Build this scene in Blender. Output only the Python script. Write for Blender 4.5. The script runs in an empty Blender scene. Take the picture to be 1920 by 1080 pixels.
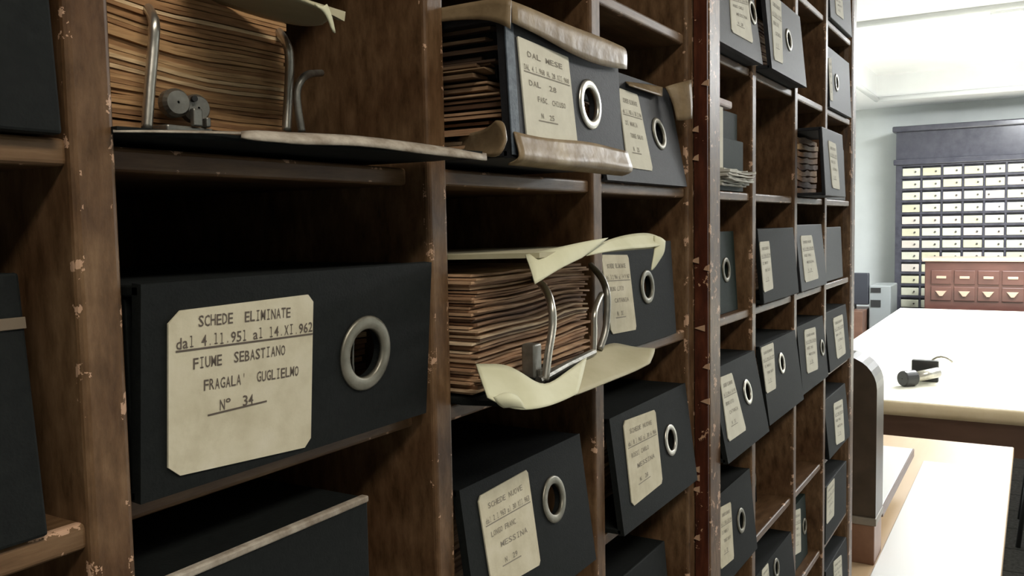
import bpy, bmesh, math, random
from mathutils import Vector, Matrix
random.seed(7)
C = bpy.context.scene.collection
SC = bpy.context.scene
# ------------------------------------------------------------------ camera
F = 1656.0                                   # focal length in pixels of a 1920 wide frame
CAM = Vector((0, -.25, 1.5))
vx = Vector(((1945-960)/F, -(405-540)/F, -1)).normalized()
vz = -Vector(((1383-960)/F, -(24000-540)/F, -1)).normalized()
vz = (vz - vx*vz.dot(vx)).normalized()
vy = vz.cross(vx)
R3 = Matrix((vx, vy, vz))                    # camera vector -> world vector
cd = bpy.data.cameras.new('camera'); cam = bpy.data.objects.new('camera', cd); C.objects.link(cam)
cam.matrix_world = Matrix.Translation(CAM) @ R3.to_4x4()
cd.sensor_width = 36; cd.lens = F/1920*36; cd.clip_start = .02; cd.clip_end = 60
SC.camera = cam
# ------------------------------------------------------------------ world, exposure, tray lamps, added unseen lamps
w = bpy.data.worlds.new('world'); SC.world = w; w.use_nodes = True
w.node_tree.nodes['Background'].inputs[0].default_value = (.9, .95, 1, 1)
w.node_tree.nodes['Background'].inputs[1].default_value = .01
SC.view_settings.view_transform = 'Standard'; SC.view_settings.look = 'None'
SC.view_settings.exposure = 0.0; SC.view_settings.gamma = 1
CEIL = 2.53
LAMPS = [  # x, y, z, sx, sy, power, colour
    (6.5, -.25, CEIL+.115, 1.6, .5, 165, (.95, .98, 1)),
    (6.5, -1.9, CEIL+.115, 1.6, .5, 165, (.95, .98, 1)),
    (3.1, -1.2, CEIL-.06, 1.2, .3, 24, (1, .97, .92)),  # added lamp, out of view, brightens the near desk
    (-.25, -.95, CEIL-.06, 1.2, .3, 15, (1, .93, .80)),  # added fill lamp, out of view, lights the near shelving
]
def area(name, x, y, z, sx, sy, p, col):
    l = bpy.data.lights.new(name, 'AREA'); l.shape = 'RECTANGLE'; l.size = sx; l.size_y = sy; l.energy = p; l.color = col
    o = bpy.data.objects.new(name, l); C.objects.link(o); o.location = (x, y, z); return o
for x, y, z, sx, sy, p, col in LAMPS:
    area('lamp_light', x, y, z-.045, sx*.95, sy*.9, p, col)

# ------------------------------------------------------------------ helpers
S = .25                                      # shelf units: the lens stands 1 unit in front of the shelf front
def P(x, y, z): return Vector((x*S, y*S, 1.5+z*S))
def ray(px, py): return R3 @ Vector(((px-960)/F, -(py-540)/F, -1))
def at(px, py, Y=0.):                        # point of the upright plane y=Y (shelf units) behind a pixel
    r = ray(px, py); t = (Y+1)/r.y; return Vector((r.x*t, Y, r.z*t))
def atX(px, py, X):
    r = ray(px, py); return CAM + r*((X-CAM.x)/r.x)
def atZ(px, py, Z):
    r = ray(px, py); return CAM + r*((Z-CAM.z)/r.z)
def atp(px, py, Y=0.): v = at(px, py, Y); return P(*v)

def link(name, me, mat=None, parent=None, smooth=False):
    o = bpy.data.objects.new(name, me); C.objects.link(o)
    if mat: me.materials.append(mat)
    if parent: o.parent = parent
    if smooth:
        for p in me.polygons: p.use_smooth = True
    return o
def obj(name, bm, mat=None, parent=None, smooth=False):
    me = bpy.data.meshes.new(name); bmesh.ops.recalc_face_normals(bm, faces=bm.faces[:]); bm.to_mesh(me); bm.free()
    return link(name, me, mat, parent, smooth)
def thing(name, label, cat, loc=(0, 0, 0), group=None):
    o = bpy.data.objects.new(name, None); C.objects.link(o); o.location = loc; o.empty_display_size = .02
    o['label'] = label; o['category'] = cat
    if group: o['group'] = group
    return o
def tag(o, label, cat, group=None, kind=None):
    o['label'] = label; o['category'] = cat
    if group: o['group'] = group
    if kind: o['kind'] = kind
    return o
def struct(o): o['kind'] = 'structure'; return o
def box(bm, a, b, bev=0, M=None, seg=2):
    """axis box from corner a to corner b, optionally bevelled, optionally transformed"""
    vs = [bm.verts.new((x, y, z)) for x in (a[0], b[0]) for y in (a[1], b[1]) for z in (a[2], b[2])]
    fs = [bm.faces.new([vs[i] for i in q]) for q in ((0,1,3,2),(4,6,7,5),(0,4,5,1),(2,3,7,6),(0,2,6,4),(1,5,7,3))]
    bmesh.ops.recalc_face_normals(bm, faces=fs)
    geo = list(vs)
    if bev:
        es = list({e for f in fs for e in f.edges})
        r = bmesh.ops.bevel(bm, geom=es, offset=bev, segments=seg, affect='EDGES', profile=.5)
        geo = list({v for f in r['faces'] for v in f.verts} | {v for v in vs if v.is_valid})
    if M: bmesh.ops.transform(bm, matrix=M, verts=geo)
    return bm
def boxobj(name, a, b, mat, parent=None, bev=0, loc=None):
    bm = bmesh.new(); box(bm, a, b, bev)
    o = obj(name, bm, mat, parent)
    return o
def tube(bm, pts, r, n=8, cap=True, closed=False):
    pts = [Vector(p) for p in pts]; rings = []
    m = len(pts); prev = None
    for i, p in enumerate(pts):
        if closed: t = pts[(i+1) % m]-pts[i-1]
        else: t = (pts[min(i+1, m-1)]-pts[max(i-1, 0)])
        t.normalize()
        u = prev if prev else (Vector((0, 0, 1)) if abs(t.z) < .9 else Vector((1, 0, 0)))
        u = (u-t*u.dot(t)).normalized(); prev = u; v = t.cross(u)
        rings.append([bm.verts.new(p+(u*math.cos(2*math.pi*k/n)+v*math.sin(2*math.pi*k/n))*r) for k in range(n)])
    for i in range(m if closed else m-1):
        a, b = rings[i], rings[(i+1) % m]
        for k in range(n): bm.faces.new((a[k], a[(k+1) % n], b[(k+1) % n], b[k]))
    if cap and not closed: bm.faces.new(rings[0][::-1]); bm.faces.new(rings[-1])
def smooth_path(pts, k=5):
    out = []; n = len(pts)
    for i in range(n-1):
        p0, p1, p2, p3 = pts[max(i-1, 0)], pts[i], pts[i+1], pts[min(i+2, n-1)]
        for j in range(k):
            t = j/k
            out.append(.5*((2*p1)+(p2-p0)*t+(2*p0-5*p1+4*p2-p3)*t*t+(3*p1-p0-3*p2+p3)*t**3))
    out.append(pts[-1]); return out
def lathe(bm, prof, o, ax, n=32):
    """profile (radius, height) turned about the axis ax through o"""
    ax = Vector(ax).normalized(); u = Vector((0, 0, 1)) if abs(ax.z) < .9 else Vector((1, 0, 0))
    u = (u-ax*u.dot(ax)).normalized(); v = ax.cross(u); o = Vector(o); rs = []
    for r, h in prof:
        rs.append([bm.verts.new(o+ax*h+(u*math.cos(2*math.pi*k/n)+v*math.sin(2*math.pi*k/n))*r) for k in range(n)])
    return rs
def lathe_faces(bm, rs, closed=False, caps=False):
    m = len(rs); n = len(rs[0])
    for i in range(m if closed else m-1):
        a, b = rs[i], rs[(i+1) % m]
        for k in range(n): bm.faces.new((a[k], a[(k+1) % n], b[(k+1) % n], b[k]))
    if caps: bm.faces.new(rs[0]); bm.faces.new(rs[-1][::-1])
def sheet(name, rows, mat, parent, thick=.0006, sub=2):
    """a warped sheet through rows of points, given a real thickness"""
    me = bpy.data.meshes.new(name); n = len(rows[0]); vs = [tuple(p) for r in rows for p in r]
    fs = [(i*n+j, i*n+j+1, (i+1)*n+j+1, (i+1)*n+j) for i in range(len(rows)-1) for j in range(n-1)]
    me.from_pydata(vs, [], fs); me.update()
    o = link(name, me, mat, parent, True)
    if sub: m = o.modifiers.new('sub', 'SUBSURF'); m.levels = sub; m.render_levels = sub; m.boundary_smooth = 'PRESERVE_CORNERS'
    m = o.modifiers.new('thick', 'SOLIDIFY'); m.thickness = thick; m.offset = 0
    return o

# ------------------------------------------------------------------ materials
def newmat(name):
    m = bpy.data.materials.new(name); m.use_nodes = True; nt = m.node_tree
    return m, nt, nt.nodes['Principled BSDF']
def ramp(nt, stops):
    r = nt.nodes.new('ShaderNodeValToRGB'); el = r.color_ramp.elements
    el[0].position, el[0].color = stops[0][0], (*stops[0][1], 1); el[1].position, el[1].color = stops[-1][0], (*stops[-1][1], 1)
    for p, c in stops[1:-1]: e = el.new(p); e.color = (*c, 1)
    return r
def noisy(name, c1, c2, scale=40, rough=.5, bump=.1, bscale=None, stretch=(1, 1, 1), detail=5, metal=0, c3=None, spec=.5, bdist=.001, coat=0):
    m, nt, b = newmat(name)
    tc = nt.nodes.new('ShaderNodeTexCoord'); mp = nt.nodes.new('ShaderNodeMapping'); mp.inputs['Scale'].default_value = stretch
    nt.links.new(tc.outputs['Object'], mp.inputs[0])
    n = nt.nodes.new('ShaderNodeTexNoise'); n.inputs['Scale'].default_value = scale; n.inputs['Detail'].default_value = detail; n.inputs['Roughness'].default_value = .6
    nt.links.new(mp.outputs[0], n.inputs['Vector'])
    st = [(.3, c1), (.7, c2)] if c3 is None else [(.3, c1), (.55, c2), (.72, c3)]
    r = ramp(nt, st); nt.links.new(n.outputs[0], r.inputs[0]); nt.links.new(r.outputs[0], b.inputs['Base Color'])
    b.inputs['Roughness'].default_value = rough; b.inputs['Metallic'].default_value = metal; b.inputs['Specular IOR Level'].default_value = spec
    b.inputs['Coat Weight'].default_value = coat
    if bump:
        n2 = nt.nodes.new('ShaderNodeTexNoise'); n2.inputs['Scale'].default_value = bscale or scale*4; n2.inputs['Detail'].default_value = 3
        nt.links.new(mp.outputs[0], n2.inputs['Vector'])
        bp = nt.nodes.new('ShaderNodeBump'); bp.inputs['Strength'].default_value = bump; bp.inputs['Distance'].default_value = bdist
        nt.links.new(n2.outputs[0], bp.inputs['Height']); nt.links.new(bp.outputs[0], b.inputs['Normal'])
    return m
def math_node(nt, op, a, b=None):
    n = nt.nodes.new('ShaderNodeMath'); n.operation = op
    for i, v in enumerate((a, b)):
        if v is None: continue
        if isinstance(v, (int, float)): n.inputs[i].default_value = v
        else: nt.links.new(v, n.inputs[i])
    return n.outputs[0]
def wood(name, c1, c2, c3, chip=None, chip_axis='X', rough=.42, half=.0075, grain=(1, 1, .35), amount=.585):
    """old varnished wood; the paint is chipped off along the front arrises (object space: front edge at y=0)"""
    m, nt, b = newmat(name)
    tc = nt.nodes.new('ShaderNodeTexCoord'); mp = nt.nodes.new('ShaderNodeMapping'); mp.inputs['Scale'].default_value = grain
    nt.links.new(tc.outputs['Object'], mp.inputs[0])
    n = nt.nodes.new('ShaderNodeTexNoise'); n.inputs['Scale'].default_value = 160; n.inputs['Detail'].default_value = 6; n.inputs['Roughness'].default_value = .65
    nt.links.new(mp.outputs[0], n.inputs['Vector'])
    r = ramp(nt, [(.3, c1), (.52, c2), (.75, c3)]); nt.links.new(n.outputs[0], r.inputs[0])
    big = nt.nodes.new('ShaderNodeTexNoise'); big.inputs['Scale'].default_value = 22; big.inputs['Detail'].default_value = 4
    nt.links.new(tc.outputs['Object'], big.inputs['Vector'])
    rb = ramp(nt, [(.35, (.72, .62, .55)), (.65, (1.15, 1.12, 1.08))]); nt.links.new(big.outputs[0], rb.inputs[0])
    mx = nt.nodes.new('ShaderNodeMix'); mx.data_type = 'RGBA'; mx.blend_type = 'MULTIPLY'; mx.inputs[0].default_value = 1
    nt.links.new(r.outputs[0], mx.inputs[6]); nt.links.new(rb.outputs[0], mx.inputs[7])
    col = mx.outputs[2]
    if chip:
        sp = nt.nodes.new('ShaderNodeSeparateXYZ'); nt.links.new(tc.outputs['Object'], sp.inputs[0])
        n3 = nt.nodes.new('ShaderNodeTexNoise'); n3.inputs['Scale'].default_value = 75; n3.inputs['Detail'].default_value = 5; n3.inputs['Roughness'].default_value = .7
        nt.links.new(tc.outputs['Object'], n3.inputs['Vector'])
        n3.noise_dimensions = '4D'; oi = nt.nodes.new('ShaderNodeObjectInfo'); nt.links.new(math_node(nt, 'MULTIPLY', oi.outputs['Random'], 37.), n3.inputs['W'])
        ax = sp.outputs[chip_axis]
        edge = math_node(nt, 'GREATER_THAN', math_node(nt, 'ABSOLUTE', ax), half*.62)
        front = math_node(nt, 'LESS_THAN', sp.outputs['Y'], .0035)
        near = math_node(nt, 'MULTIPLY', edge, front)
        th = math_node(nt, 'GREATER_THAN', n3.outputs[0], amount)
        hi = math_node(nt, 'MULTIPLY', math_node(nt, 'GREATER_THAN', n3.outputs[0], .735), math_node(nt, 'LESS_THAN', sp.outputs['Y'], .0015))
        msk = math_node(nt, 'MAXIMUM', math_node(nt, 'MULTIPLY', near, th), hi)
        m2 = nt.nodes.new('ShaderNodeMix'); m2.data_type = 'RGBA'; nt.links.new(msk, m2.inputs[0]); nt.links.new(col, m2.inputs[6]); m2.inputs[7].default_value = (*chip, 1)
        col = m2.outputs[2]
    nt.links.new(col, b.inputs['Base Color'])
    b.inputs['Roughness'].default_value = rough; b.inputs['Specular IOR Level'].default_value = .26
    bp = nt.nodes.new('ShaderNodeBump'); bp.inputs['Strength'].default_value = .35; bp.inputs['Distance'].default_value = .0006
    nt.links.new(n.outputs[0], bp.inputs['Height']); nt.links.new(bp.outputs[0], b.inputs['Normal'])
    return m
def plain(name, c, rough=.5, metal=0, emit=None, es=1):
    m, nt, b = newmat(name); b.inputs['Base Color'].default_value = (*c, 1); b.inputs['Roughness'].default_value = rough; b.inputs['Metallic'].default_value = metal
    if emit: b.inputs['Emission Color'].default_value = (*emit, 1); b.inputs['Emission Strength'].default_value = es
    return m
W1, W2, W3 = (.066, .036, .016), (.135, .079, .040), (.205, .128, .070)
CHIP = (.50, .31, .20)
M_up = wood('worn_upright_wood', W1, W2, W3, CHIP, 'X', half=.0075)
M_sh = wood('worn_shelf_wood', W1, W2, W3, CHIP, 'Z', half=.0042, grain=(.12, 1, 1), amount=.6)
M_in = wood('plain_cabinet_wood', (.042, .024, .011), (.080, .045, .021), (.115, .068, .034), None)
M_red = wood('red_stained_wood', (.035, .011, .006), (.075, .021, .010), (.12, .040, .018), (.50, .30, .18), 'Y', half=.001, grain=(1, 1, .2), amount=.62)
M_cloth = noisy('black_book_cloth', (.0050, .0060, .0056), (.0092, .0106, .0098), 300, .68, .35, 900, bdist=.0003, spec=.16)
M_cloth2 = noisy('grey_black_book_cloth', (.011, .0115, .0135), (.019, .0195, .022), 300, .58, .35, 900, bdist=.0003, spec=.32)
M_green = noisy('dark_green_book_cloth', (.008, .015, .011), (.013, .024, .018), 300, .65, .3, 900, bdist=.0003, spec=.2)
M_spineside = noisy('blue_grey_binding_cloth', (.05, .065, .085), (.12, .145, .17), 260, .6, .4, 700, bdist=.0004)
M_label = noisy('aged_label_paper', (.52, .46, .32), (.62, .56, .41), 60, .75, .08, 500, c3=(.66, .60, .46))
M_label2 = noisy('pale_label_paper', (.62, .58, .46), (.72, .68, .55), 60, .7, .08, 500)
M_ink = plain('typewriter_ink', (.11, .085, .065), .8)
M_ink2 = plain('faded_typewriter_ink', (.26, .23, .18), .8)
M_cream = noisy('cream_lining_paper', (.60, .58, .38), (.74, .72, .52), 25, .7, .25, 90, bdist=.001)
M_tan = noisy('tan_cover_lining', (.40, .36, .22), (.50, .45, .30), 30, .7, .15, 90)
M_tape = noisy('brown_parcel_tape', (.15, .10, .052), (.24, .17, .095), 35, .40, .6, 90, bdist=.0012, c3=(.34, .26, .16), spec=.25)
M_pale = noisy('frayed_pale_edge', (.20, .155, .11), (.50, .44, .36), 120, .7, .4, 300)
M_metal = noisy('nickel_plated_steel', (.42, .39, .34), (.60, .57, .50), 90, .32, .1, 300, metal=.9)
M_dullmetal = noisy('dull_steel', (.20, .19, .17), (.34, .33, .29), 120, .42, .2, 300, metal=.85)
M_ring = noisy('tarnished_ring_metal', (.16, .15, .115), (.27, .25, .20), 120, .40, .1, 300, metal=.6)
def cards_mat(name, stops):
    m, nt, b = newmat(name); a = nt.nodes.new('ShaderNodeAttribute'); a.attribute_name = 'tone'
    r = ramp(nt, stops); nt.links.new(a.outputs['Fac'], r.inputs[0])
    tc = nt.nodes.new('ShaderNodeTexCoord'); mp = nt.nodes.new('ShaderNodeMapping'); mp.inputs['Scale'].default_value = (60, 60, 900)
    nt.links.new(tc.outputs['Object'], mp.inputs[0]); n = nt.nodes.new('ShaderNodeTexNoise'); n.inputs['Scale'].default_value = 1; n.inputs['Detail'].default_value = 4
    nt.links.new(mp.outputs[0], n.inputs['Vector'])
    rb = ramp(nt, [(.3, (.6, .52, .45)), (.7, (1.15, 1.1, 1.05))]); nt.links.new(n.outputs[0], rb.inputs[0])
    mx = nt.nodes.new('ShaderNodeMix'); mx.data_type = 'RGBA'; mx.blend_type = 'MULTIPLY'; mx.inputs[0].default_value = 1
    nt.links.new(r.outputs[0], mx.inputs[6]); nt.links.new(rb.outputs[0], mx.inputs[7])
    nt.links.new(mx.outputs[2], b.inputs['Base Color']); b.inputs['Roughness'].default_value = .8
    return m
M_cards = cards_mat('aged_card_edges', [(0, (.17, .08, .035)), (.4, (.42, .235, .105)), (.75, (.58, .37, .18)), (1, (.80, .62, .38))])
M_cardsp = cards_mat('pinkish_card_edges', [(0, (.16, .09, .05)), (.4, (.43, .26, .15)), (.75, (.62, .43, .27)), (1, (.82, .66, .46))])

# ------------------------------------------------------------------ glyphs of the typewriter
GL = {}
def glyph(ch):
    if ch in GL: return GL[ch]
    cu = bpy.data.curves.new('g', 'FONT'); cu.body = ch; cu.size = 1; cu.resolution_u = 2; cu.offset = .012
    o = bpy.data.objects.new('g', cu); C.objects.link(o); bpy.context.view_layer.update()
    ev = o.evaluated_get(bpy.context.evaluated_depsgraph_get()); me = ev.to_mesh()
    vs = [(v.co.x, v.co.y) for v in me.vertices]; fs = [tuple(p.vertices) for p in me.polygons]
    ev.to_mesh_clear(); bpy.data.objects.remove(o); bpy.data.curves.remove(cu)
    if vs:
        x0 = min(v[0] for v in vs); x1 = max(v[0] for v in vs); wd = max(x1-x0, .01)
        tw = {'.': .22, "'": .2, 'I': .2, 'i': .2, 'l': .22, '1': .36}.get(ch, .86)
        k = tw/wd if wd > tw or ch not in ".'Iil1" else 1
        vs = [((x-(x0+x1)/2)*k, y) for x, y in vs]
        if ch in 'Iil1':                      # slab serifs
            h = .72
            for yy in ([0, h-.08] if ch != 'i' else [0]):
                b = len(vs); wl = .28
                vs += [(-wl, yy), (wl if (yy == 0 or ch == 'I') else .05, yy), (wl if (yy == 0 or ch == 'I') else .05, yy+.08), (-wl, yy+.08)]; fs.append((b, b+1, b+2, b+3))
    GL[ch] = (vs, fs); return GL[ch]
def typed(lines, mapf, mat, parent, name='typed_text'):
    """lines: (text, A, B, height) with A, B baseline start and end in label coordinates; mapf maps them to 3D"""
    V = []; Fc = []
    for txt, A, B, h in lines:
        A, B = Vector(A), Vector(B); d = B-A
        if txt == '_':
            b = len(V); V += [mapf(A.x, A.y), mapf(B.x, B.y), mapf(B.x, B.y+h), mapf(A.x, A.y+h)]; Fc.append((b, b+1, b+2, b+3)); continue
        n = len(txt); cw = 1/n
        for i, ch in enumerate(txt):
            if ch == ' ': continue
            vs, fs = glyph(ch); b = len(V); jit = random.uniform(-.03, .03)*h
            for x, y in vs:
                t = (i+.5+x)*cw; q = A+d*t
                V.append(mapf(q.x, q.y+y*h/.72+jit))
            Fc += [tuple(k+b for k in f) for f in fs]
    me = bpy.data.meshes.new(name); me.from_pydata([tuple(v) for v in V], [], Fc); me.update()
    return link(name, me, mat, parent)

# ------------------------------------------------------------------ card stacks
def stack_mesh(x0, x1, y0, y1, z0, z1, n, jit=.01, wave=.01, seg=8, slope=0, seed=0, gap=.12):
    """a pile of cards: every card a thin curved slab (shelf units, local)"""
    rd = random.Random(seed); V = []; Fc = []; T = []
    ph = [rd.uniform(0, 6) for _ in range(4)]
    t = (z1-z0)/n
    for k in range(n):
        a = x0+rd.uniform(-jit, jit)*.5; b = x1+rd.uniform(-jit, jit)*.6; f = y0+rd.uniform(-jit*.2, jit)
        tone = min(1, max(0, rd.gauss(.5, .25)+(.35 if rd.random() < .1 else 0)))
        base = len(V); zc = z0+t*k; q = k/n
        for s in range(seg+1):
            u = s/seg; x = a+(b-a)*u
            dz = wave*math.sin(q*math.pi)*(math.sin(u*4+ph[0]+q*2)*.7+math.sin(u*9+ph[1]+q*5)*.3)+slope*u*q+rd.uniform(-.08, .08)*t
            th = t*(1-gap*rd.random()*3)
            for yy in (f+rd.uniform(-1, 1)*jit*.12, y1):
                V.append((x, yy, zc+dz)); V.append((x, yy, zc+dz+th))
        nf = len(Fc)
        for s in range(seg):
            o = base+s*4; p = o+4
            Fc += [(o, p, p+1, o+1), (o+2, o+3, p+3, p+2), (o+1, p+1, p+3, o+3), (o, o+2, p+2, p)]
        Fc += [(base, base+1, base+3, base+2), (base+seg*4, base+seg*4+2, base+seg*4+3, base+seg*4+1)]
        T += [tone]*(len(Fc)-nf)
    return V, Fc, T
def card_stack(parent, Mx, x0, x1, y0, y1, z0, z1, n, mat=None, **kw):
    V, Fc, T = stack_mesh(x0, x1, y0, y1, z0, z1, n, **kw)
    me = bpy.data.meshes.new('card_stack'); me.from_pydata([tuple(Mx @ Vector(v)) for v in V], [], Fc); me.update()
    at_ = me.attributes.new('tone', 'FLOAT', 'FACE'); at_.data.foreach_set('value', T)
    o = link('card_stack', me, mat or M_cards, parent); o['kind'] = 'stuff'; return o

# ------------------------------------------------------------------ the room
M_wall = noisy('pale_grey_green_wall_paint', (.58, .61, .60), (.63, .66, .65), 4, .7, .05, 200)
M_ceil = noisy('white_ceiling_paint', (.78, .79, .80), (.82, .83, .84), 4, .8, .03, 200)
def tiles():
    m, nt, b = newmat('grey_stone_floor_tiles')
    tc = nt.nodes.new('ShaderNodeTexCoord'); br = nt.nodes.new('ShaderNodeTexBrick'); nt.links.new(tc.outputs['Object'], br.inputs['Vector'])
    br.offset = 0; br.inputs['Scale'].default_value = 1; br.inputs['Brick Width'].default_value = .3; br.inputs['Row Height'].default_value = .3
    br.inputs['Mortar Size'].default_value = .006; br.inputs['Color1'].default_value = (.20, .195, .18, 1); br.inputs['Color2'].default_value = (.27, .26, .24, 1); br.inputs['Mortar'].default_value = (.07, .066, .06, 1)
    n = nt.nodes.new('ShaderNodeTexNoise'); n.inputs['Scale'].default_value = 60; nt.links.new(tc.outputs['Object'], n.inputs['Vector'])
    r = ramp(nt, [(.3, (.6, .6, .6)), (.7, (1.2, 1.2, 1.2))]); nt.links.new(n.outputs[0], r.inputs[0])
    mx = nt.nodes.new('ShaderNodeMix'); mx.data_type = 'RGBA'; mx.blend_type = 'MULTIPLY'; mx.inputs[0].default_value = 1
    nt.links.new(br.outputs[0], mx.inputs[6]); nt.links.new(r.outputs[0], mx.inputs[7]); nt.links.new(mx.outputs[2], b.inputs['Base Color'])
    b.inputs['Roughness'].default_value = .55; return m
X0, X1, Y0, Y1 = -2.2, 8.95, -4.2, 2.3
struct(boxobj('floor', (X0, Y0, -.1), (X1, Y1, 0), tiles()))
struct(boxobj('wall_back', (X1, Y0-.1, 0), (X1+.12, Y1+.1, 3), M_wall))
struct(boxobj('wall_left', (X0, Y1, 0), (X1, Y1+.12, 3), M_wall))
struct(boxobj('wall_right', (X0, Y0-.12, 0), (X1, Y0, 3), M_wall))
struct(boxobj('wall_front', (X0-.12, Y0-.1, 0), (X0, Y1+.1, 3), M_wall))
# ceiling with a raised tray over the reading tables
TX0, TX1, TY0, TY1, TH = 5.0, 8.25, -3.2, .96, .20
bm = bmesh.new()
box(bm, (X0, Y0, CEIL), (TX0, Y1, 3)); box(bm, (TX1, Y0, CEIL), (X1, Y1, 3))
box(bm, (TX0, TY1, CEIL), (TX1, Y1, 3)); box(bm, (TX0, Y0, CEIL), (TX1, TY0, 3)); box(bm, (TX0, TY0, CEIL+TH), (TX1, TY1, 3))
struct(obj('ceiling', bm, M_ceil))
# moulded lip round the tray
M_lip = plain('glossy_white_moulding', (.85, .86, .86), .25)
bm = bmesh.new()
for a, b in (((TX0, TY0), (TX0, TY1)), ((TX0, TY1), (TX1, TY1)), ((TX1, TY1), (TX1, TY0)), ((TX1, TY0), (TX0, TY0))):
    tube(bm, [(a[0], a[1], CEIL-.005), (b[0], b[1], CEIL-.005)], .022, 10)
struct(obj('trim_1', bm, M_lip, None, True))
M_diff = plain('lit_lamp_diffuser', (.9, .9, .9), .5, emit=(.96, .98, 1), es=14)
M_diff2 = plain('added_lamp_diffuser', (.9, .9, .88), .5, emit=(1, .96, .9), es=5)
M_white = plain('white_enamel', (.8, .8, .8), .4)
LL = ['long white ceiling lamp in the raised tray above the cream table', 'second white ceiling lamp in the raised tray, farther to the right',
      'unseen white ceiling lamp added on the flat ceiling over the near desk', 'unseen warm ceiling lamp added to light the near end of the shelving']
for (x, y, z, sx, sy, p, col), lb in zip(LAMPS, LL):
    zt = CEIL+TH if z > CEIL else CEIL
    t = thing('ceiling_lamp', lb, 'ceiling light', (x, y, zt), 'ceiling lamps')
    boxobj('housing', (-sx/2, -sy/2, z-.02-zt), (sx/2, sy/2, 0), M_white, t, .004)
    boxobj('diffuser', (-sx/2+.015, -sy/2+.015, z-.035-zt), (sx/2-.015, sy/2-.015, z-.0195-zt), M_diff if z > CEIL else M_diff2, t, .003)

# ------------------------------------------------------------------ the two pigeonhole cabinets
ROWZ = [1.60, 1.10, .617, .115, -.360, -.858, -1.355, -1.85, -2.34, -2.83, -3.32, -3.81, -4.30, -4.79, -5.28, -5.77]
DEP = .92; TH_UP = .062; TH_SH = .034
ZT, ZB = 2.10, -6.0
def upright(xr, parent, name='upright', wdt=TH_UP, y0=0.0, mat=None, dep=DEP, bev=.0022, zt=ZT):
    """xr = right arris (shelf units); origin on the front edge so that the worn arrises follow it"""
    hw = wdt*S/2; bm = bmesh.new(); box(bm, (-hw, 0, (ZB)*S), (hw, (dep-y0)*S, zt*S), bev, seg=3)
    o = obj(name, bm, mat or M_up, parent); o.location = P(xr-wdt/2, y0, 0)-parent.location; return o
def shelf_board(x0, x1, z, parent, y0=.012):
    L = (x1-x0)*S; bm = bmesh.new(); h = TH_SH*S/2
    box(bm, (-L/2, 0, -h), (L/2, (DEP-.03-y0)*S, h), .0018, seg=3)
    o = obj('shelf', bm, M_sh, parent); o.location = P((x0+x1)/2, y0, z-TH_SH/2)-parent.location; return o
left = thing('pigeonhole_cabinet', 'near brown wooden pigeonhole cabinet with worn edges, left of the red stile', 'cabinet', P(1.4, .4, -6), 'pigeonhole cabinets')
UPL = [.713, 1.440, 2.163]
for x in [-.014, *UPL]: upright(x, left)
upright(2.89, left, 'end_panel', .06)
cols_l = [(-.014, .651), (.713, 1.378), (1.440, 2.101), (2.163, 2.83)]
for a, b in cols_l:
    for z in ROWZ: shelf_board(a-.004, b+.004, z, left, .055 if abs(a-.713) < .01 and z > -.9 else .012)
boxobj('back_panel', P(-.07, DEP-.03, ZB)-left.location, P(2.89, DEP, ZT)-left.location, M_in, left)
boxobj('top_board', P(-.09, -.02, ZT)-left.location, P(2.89, DEP, ZT+.06)-left.location, M_in, left, .002)
right = thing('pigeonhole_cabinet', 'far brown pigeonhole cabinet beyond the red-stained stile, next to the bright room', 'cabinet', P(4.4, .4, -6), 'pigeonhole cabinets')
# projecting stile: front face brown, left side stained red
UPR = [3.669, 4.40, 5.10]
upright(2.965, right, 'end_panel', .07)
for x in UPR: upright(x, right)
cols_r = [(2.965, 3.607), (3.669, 4.338), (4.40, 5.038), (5.10, 5.83)]
for a, b in cols_r:
    for z in ROWZ: shelf_board(a-.004, b+.004, z, right)
o = upright(6.02, right, 'end_panel', .19, bev=.012)
boxobj('back_panel', P(2.895, DEP-.03, ZB)-right.location, P(6.02, DEP, ZT)-right.location, M_in, right)
boxobj('top_board', P(2.895, -.02, ZT)-right.location, P(6.02, DEP, ZT+.06)-right.location, M_in, right, .002)
ps, zz = .052, ZT
st = boxobj('stile', P(2.905, -ps, ZB)-right.location, P(3.02, -.002, ZT)-right.location, M_up, right, .001)
st['label'] = 'smooth brown projecting stile'
red = boxobj('red_side_strip', P(2.893, -ps+.004, ZB)-right.location, P(2.9045, -.002, ZT)-right.location, M_red, right)
red['label'] = 'dark red chipped side of the stile'
# splinters broken out of the red side strip and the arris
rd = random.Random(3); bm = bmesh.new()
for z in (.30, .205, -.14, -.165, -.37, -.50, -.86, -.89, -.93, -1.28, -1.32, .45, -.62, -1.10):
    L = rd.uniform(.010, .030); y = rd.choice([-ps+.006, -.03, -.01]); q = P(2.893, y, z)-right.location
    vs = [bm.verts.new(q+Vector(v)*S) for v in ((-.004, -.008, 0), (-.004, L, L*.35), (-.004, L*.4, .016), (-.004, -.008, .022))]
    bm.faces.new(vs); r = bmesh.ops.extrude_face_region(bm, geom=bm.faces[-1:]); 
    bmesh.ops.translate(bm, vec=(.0012, 0, 0), verts=[v for v in r['geom'] if isinstance(v, bmesh.types.BMVert)])
obj('splinter', bm, plain('bare_splintered_wood', (.46, .28, .17), .8), right)['label'] = 'pale bare wood where the red stain chipped away'

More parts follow.
